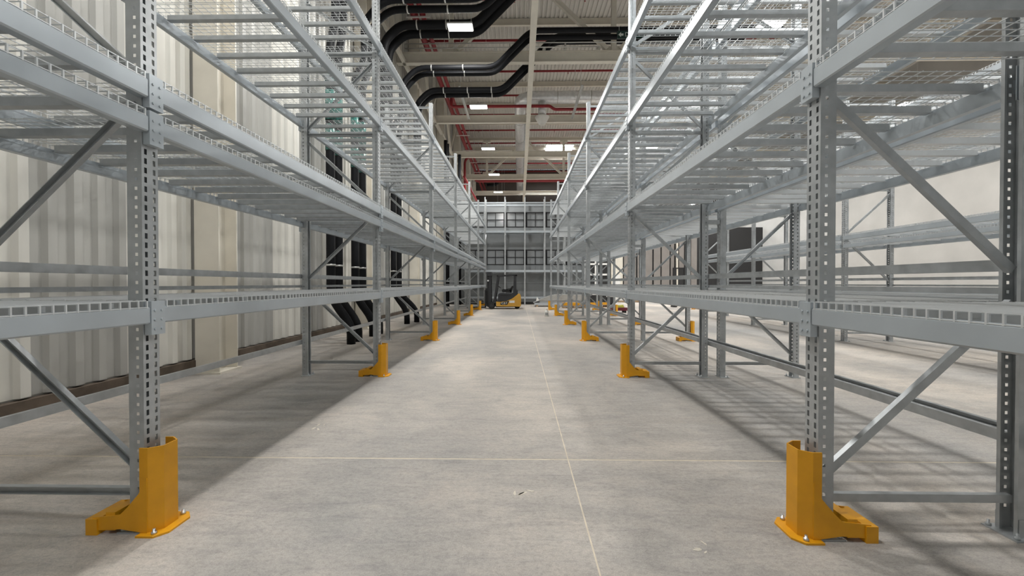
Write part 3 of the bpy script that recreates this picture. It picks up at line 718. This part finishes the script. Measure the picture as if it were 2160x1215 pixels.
    # steering column and wheel, levers
    MB().tube([(U(1045), 0.5, Z(625)), (U(1049.5), 0.5, Z(606))], 0.035, 10).build('steering_column', 'blackplastic', root)
    c = Vector((U(1050.3), 0.5, Z(604))); mb = MB(); nrm = Vector((0.55, 0, 0.83)); u = Vector((0, 1, 0)); v = nrm.cross(u); ring = [c+(u*math.cos(2*PI*j/18)+v*math.sin(2*PI*j/18))*0.16 for j in range(19)]
    mb.tube(ring, 0.016, 8, caps=False); mb.bar(tuple(c-u*0.15), tuple(c+u*0.15), 0.03, 0.02); mb.build('steering_wheel', 'blackseat', root)
    for k in range(3): MB().tube([(U(1046.5), 0.62+k*0.05, Z(612)), (U(1048.5), 0.62+k*0.05, Z(606))], 0.012, 8).build('lever', 'blackseat', root)
    MB().prism(P([(1038, 640), (1041, 632), (1046, 632), (1047, 640)]), 'y', 0.05, WID-0.05).build('front_cowl', 'blackplastic', root)
    # wheels
    for y in (-0.02, WID-0.16):
        w_ = MB().lathe([(0.14, 0.0), (0.17, 0.02), (0.17, 0.16), (0.14, 0.18)], (U(1036.8), y, 0.17), 'y', 24).build('front_wheel', 'rubber', root)
        MB().lathe([(0.095, -0.004), (0.095, 0.0), (0.05, 0.012)], (U(1036.8), y, 0.17), 'y', 18).build('rim', 'blackplastic', w_)
    for y in (0.16, WID-0.32): MB().lathe([(0.12, 0.0), (0.14, 0.02), (0.14, 0.14), (0.12, 0.16)], (U(1091), y, 0.14), 'y', 20).build('rear_wheel', 'rubber', root)
    # decals
    MB().prism(P([(1055.5, 643.2), (1056.2, 638.3), (1074.3, 634.2), (1070, 643.2)]), 'y', 0.026, 0.03).build('logo_plate', 'decal_black', root)
    text('logo_lettering', 'CAT', 0.155, 'decal_white', root, (U(1064), 0.025, Z(639.7)), (PI/2, 0, 0), 0.001, 'CENTER', 1.05)
    MB().prism(P([(1062.6, 642.7), (1064.3, 640.9), (1066, 642.7)]), 'y', 0.018, 0.0225).build('logo_triangle', 'yellow', root)
    MB().prism(P([(1074.4, 638.8), (1074.4, 634.4), (1085.4, 634.0), (1085.4, 638.8)]), 'y', 0.026, 0.03).build('model_plate', 'decal_white', root)
    text('model_lettering', 'EP16 N', 0.085, 'greylabel', root, (U(1079.9), 0.025, Z(636.5)), (PI/2, 0, 0), 0.001, 'CENTER', 0.9)
    return root
forklift()

# ------------------------------------------------------------------ things on the floor
# white bottle
x, y = fpt(1153, 667)
b = empty('plastic_bottle', (x, y, 0)); tag(b, 'white plastic bottle with grey label standing alone in the aisle', 'bottle')
MB().lathe([(0.075, 0), (0.083, 0.02), (0.083, 0.17), (0.075, 0.20), (0.045, 0.245), (0.03, 0.26), (0.03, 0.27)], (0, 0, 0), 'z', 20).build('body', 'liquid', b)
MB().lathe([(0.034, 0.265), (0.034, 0.305), (0.028, 0.31)], (0, 0, 0), 'z', 16).build('cap', 'white', b)
mb = MB()
for j in range(8):
    a0, a1 = -PI/2-0.75+1.5*j/8, -PI/2-0.75+1.5*(j+1)/8
    mb.quad((0.0845*math.cos(a0), 0.0845*math.sin(a0), 0.04), (0.0845*math.cos(a1), 0.0845*math.sin(a1), 0.04), (0.0845*math.cos(a1), 0.0845*math.sin(a1), 0.15), (0.0845*math.cos(a0), 0.0845*math.sin(a0), 0.15))
mb.build('label', 'greylabel', b)
# wrapped bundle of rack parts behind the right rack end
bx, by = 0.82, 23.7
b = empty('wrapped_bundle', (bx, by, 0)); tag(b, 'low grey bundle of steel beams under plastic film behind the bottle', 'bundle')
for j in range(7): MB().box(0.05, 2.9, j*0.135, j*0.135+0.12, 0.10, 0.22).build('steel_beam', 'beam', b)
for j in range(6): MB().box(0.35+0.06*j, 2.85, 0.05+j*0.135, 0.05+j*0.135+0.12, 0.225, 0.34).build('steel_beam', 'zinc', b)
MB().prism([(0.0, 0.22), (0.12, 0.26), (0.34, 0.38), (0.9, 0.60), (1.3, 0.69), (2.9, 0.66), (2.95, 0.35), (0.35, 0.345)], 'y', 0.0, 0.96).build('film_cover', 'film', b)
MB().prism([(0.14, 0.30), (0.20, 0.56), (0.24, 0.5), (0.33, 0.36)], 'y', 0.02, 0.1).build('film_flap', 'white', b)
for xx in (0.15, 1.4, 2.7): MB().box(xx, xx+0.1, 0, 0.94, 0, 0.10).build('bearer', 'wood', b)
# pallets with yellow beams and red strips behind the rack legs
def pallet(x, y, label, rz=0.0, w=1.2, dpt=0.8):
    p = empty('wooden_pallet', (x, y, 0), rz); tag(p, label, 'pallet', 'wooden pallets')
    for j in range(5): MB().box(0, w, j*dpt/5+0.01, (j+1)*dpt/5-0.02, 0.12, 0.145).build('deck_board', 'wood', p)
    for j in range(3): MB().box(0, w, j*(dpt-0.1)/2, j*(dpt-0.1)/2+0.1, 0.0, 0.022).build('bottom_board', 'wood', p)
    for i_ in range(3):
        for j in range(3): MB().box(i_*(w-0.14)/2, i_*(w-0.14)/2+0.14, j*(dpt-0.1)/2, j*(dpt-0.1)/2+0.1, 0.022, 0.12).build('block', 'wood', p)
    return p
pallet(2.35, 22.2, 'wooden pallet under yellow beams behind the right-hand rack end')
for j in range(4):
    o = MB().bbox(0, 1.15, 0.0, 0.11, 0.0, 0.14, 0.01).build('yellow_beam', 'orange', None, (2.37, 22.25+j*0.15, 0.145)); tag(o, 'orange-yellow steel beam lying on the wooden pallet', 'beam', 'orange beams on the pallet')
pallet(3.9, 22.9, 'wooden pallet with an orange bar beyond the second rack', 0.2)
o = MB().bbox(0, 1.1, 0, 0.12, 0, 0.12, 0.01).build('orange_bar', 'orange', None, (3.95, 23.05, 0.146), 0.2); tag(o, 'single orange steel bar on the pallet beyond the second rack', 'bar')
# white wrapped stacks farther right
for (x, y, w_, d_, h_, lab) in ((3.0, 28.6, 2.2, 1.2, 0.62, 'low white film-wrapped stack beyond the partition corner'), (5.6, 29.4, 1.6, 1.2, 0.7, 'white film-wrapped stack beyond the second aisle')):
    o = empty('wrapped_stack', (x+1.4, y, 0)); tag(o, lab, 'wrapped stack')
    MB().box(0, w_, 0, d_, 0, 0.12).build('pallet_base', 'wood', o)
    MB().prism([(0.0, 0.12), (0.02, h_*0.8), (0.2, h_), (w_*0.6, h_*0.94), (w_-0.1, h_), (w_, h_*0.7), (w_, 0.12)], 'y', 0.02, d_-0.02).build('film', 'white', o)
o = empty('floor_scrubber', (4.05, 22.35, 0)); tag(o, 'low black machine standing between the far rack legs', 'machine')
o.location = (4.35, 25.2, 0)
MB().bbox(0, 0.9, 0, 0.6, 0.08, 0.62, 0.06).build('body', 'dark', o); MB().bbox(0.95, 1.35, 0.05, 0.55, 0.06, 0.5, 0.04).build('tank', 'blackplastic', o)
for xx in (0.15, 0.75, 1.15):
    for yy in (0.0, 0.55): MB().lathe([(0.08, 0), (0.08, 0.05)], (xx, yy, 0.08), 'y', 14).build('wheel', 'rubber', o)
MB().tube([(0.1, 0.3, 0.6), (-0.15, 0.3, 0.95)], 0.02, 8).build('handle', 'blackplastic', o)
# maroon low trolley with lime cloth
x, y = fpt(1309, 660)
o = empty('hand_trolley', (x-0.4, y, 0)); tag(o, 'low maroon trolley with a lime cloth on top in the second aisle', 'trolley')
MB().bbox(0, 0.72, 0, 0.45, 0.10, 0.24, 0.03).build('tray', 'maroon', o)
for xx in (0.1, 0.6):
    for yy in (0.02, 0.40): MB().lathe([(0.055, 0), (0.055, 0.04)], (xx, yy, 0.055), 'y', 12).build('wheel', 'rubber', o)
mb = MB(); mb.prism([(0.12, 0.24), (0.16, 0.31), (0.3, 0.35), (0.42, 0.33), (0.52, 0.36), (0.58, 0.24)], 'y', 0.08, 0.38); mb.build('cloth', 'limecloth', o)
# black squeegee lying on the floor in the second aisle
x, y = fpt(1420, 648)
o = empty('floor_squeegee', (x, y, 0), 0.15); tag(o, 'black floor squeegee lying on the concrete in the second aisle', 'squeegee')
MB().prism([(-0.05, 0.0), (0.0, 0.30), (0.06, 0.26), (0.16, 0.04), (0.12, 0.0)], 'y', -0.05, 0.30).build('head', 'dark', o)
MB().tube([(0.05, 0.12, 0.14), (1.4, 0.2, 0.16)], 0.03, 8).build('handle', 'dark', o)
MB().prism([(1.34, 0.0), (1.36, 0.16), (1.42, 0.16), (1.44, 0.0)], 'y', 0.12, 0.28).build('stand', 'dark', o)
protector(8.95, -1, 21.5, 'lone orange post protector standing far off in the second aisle')
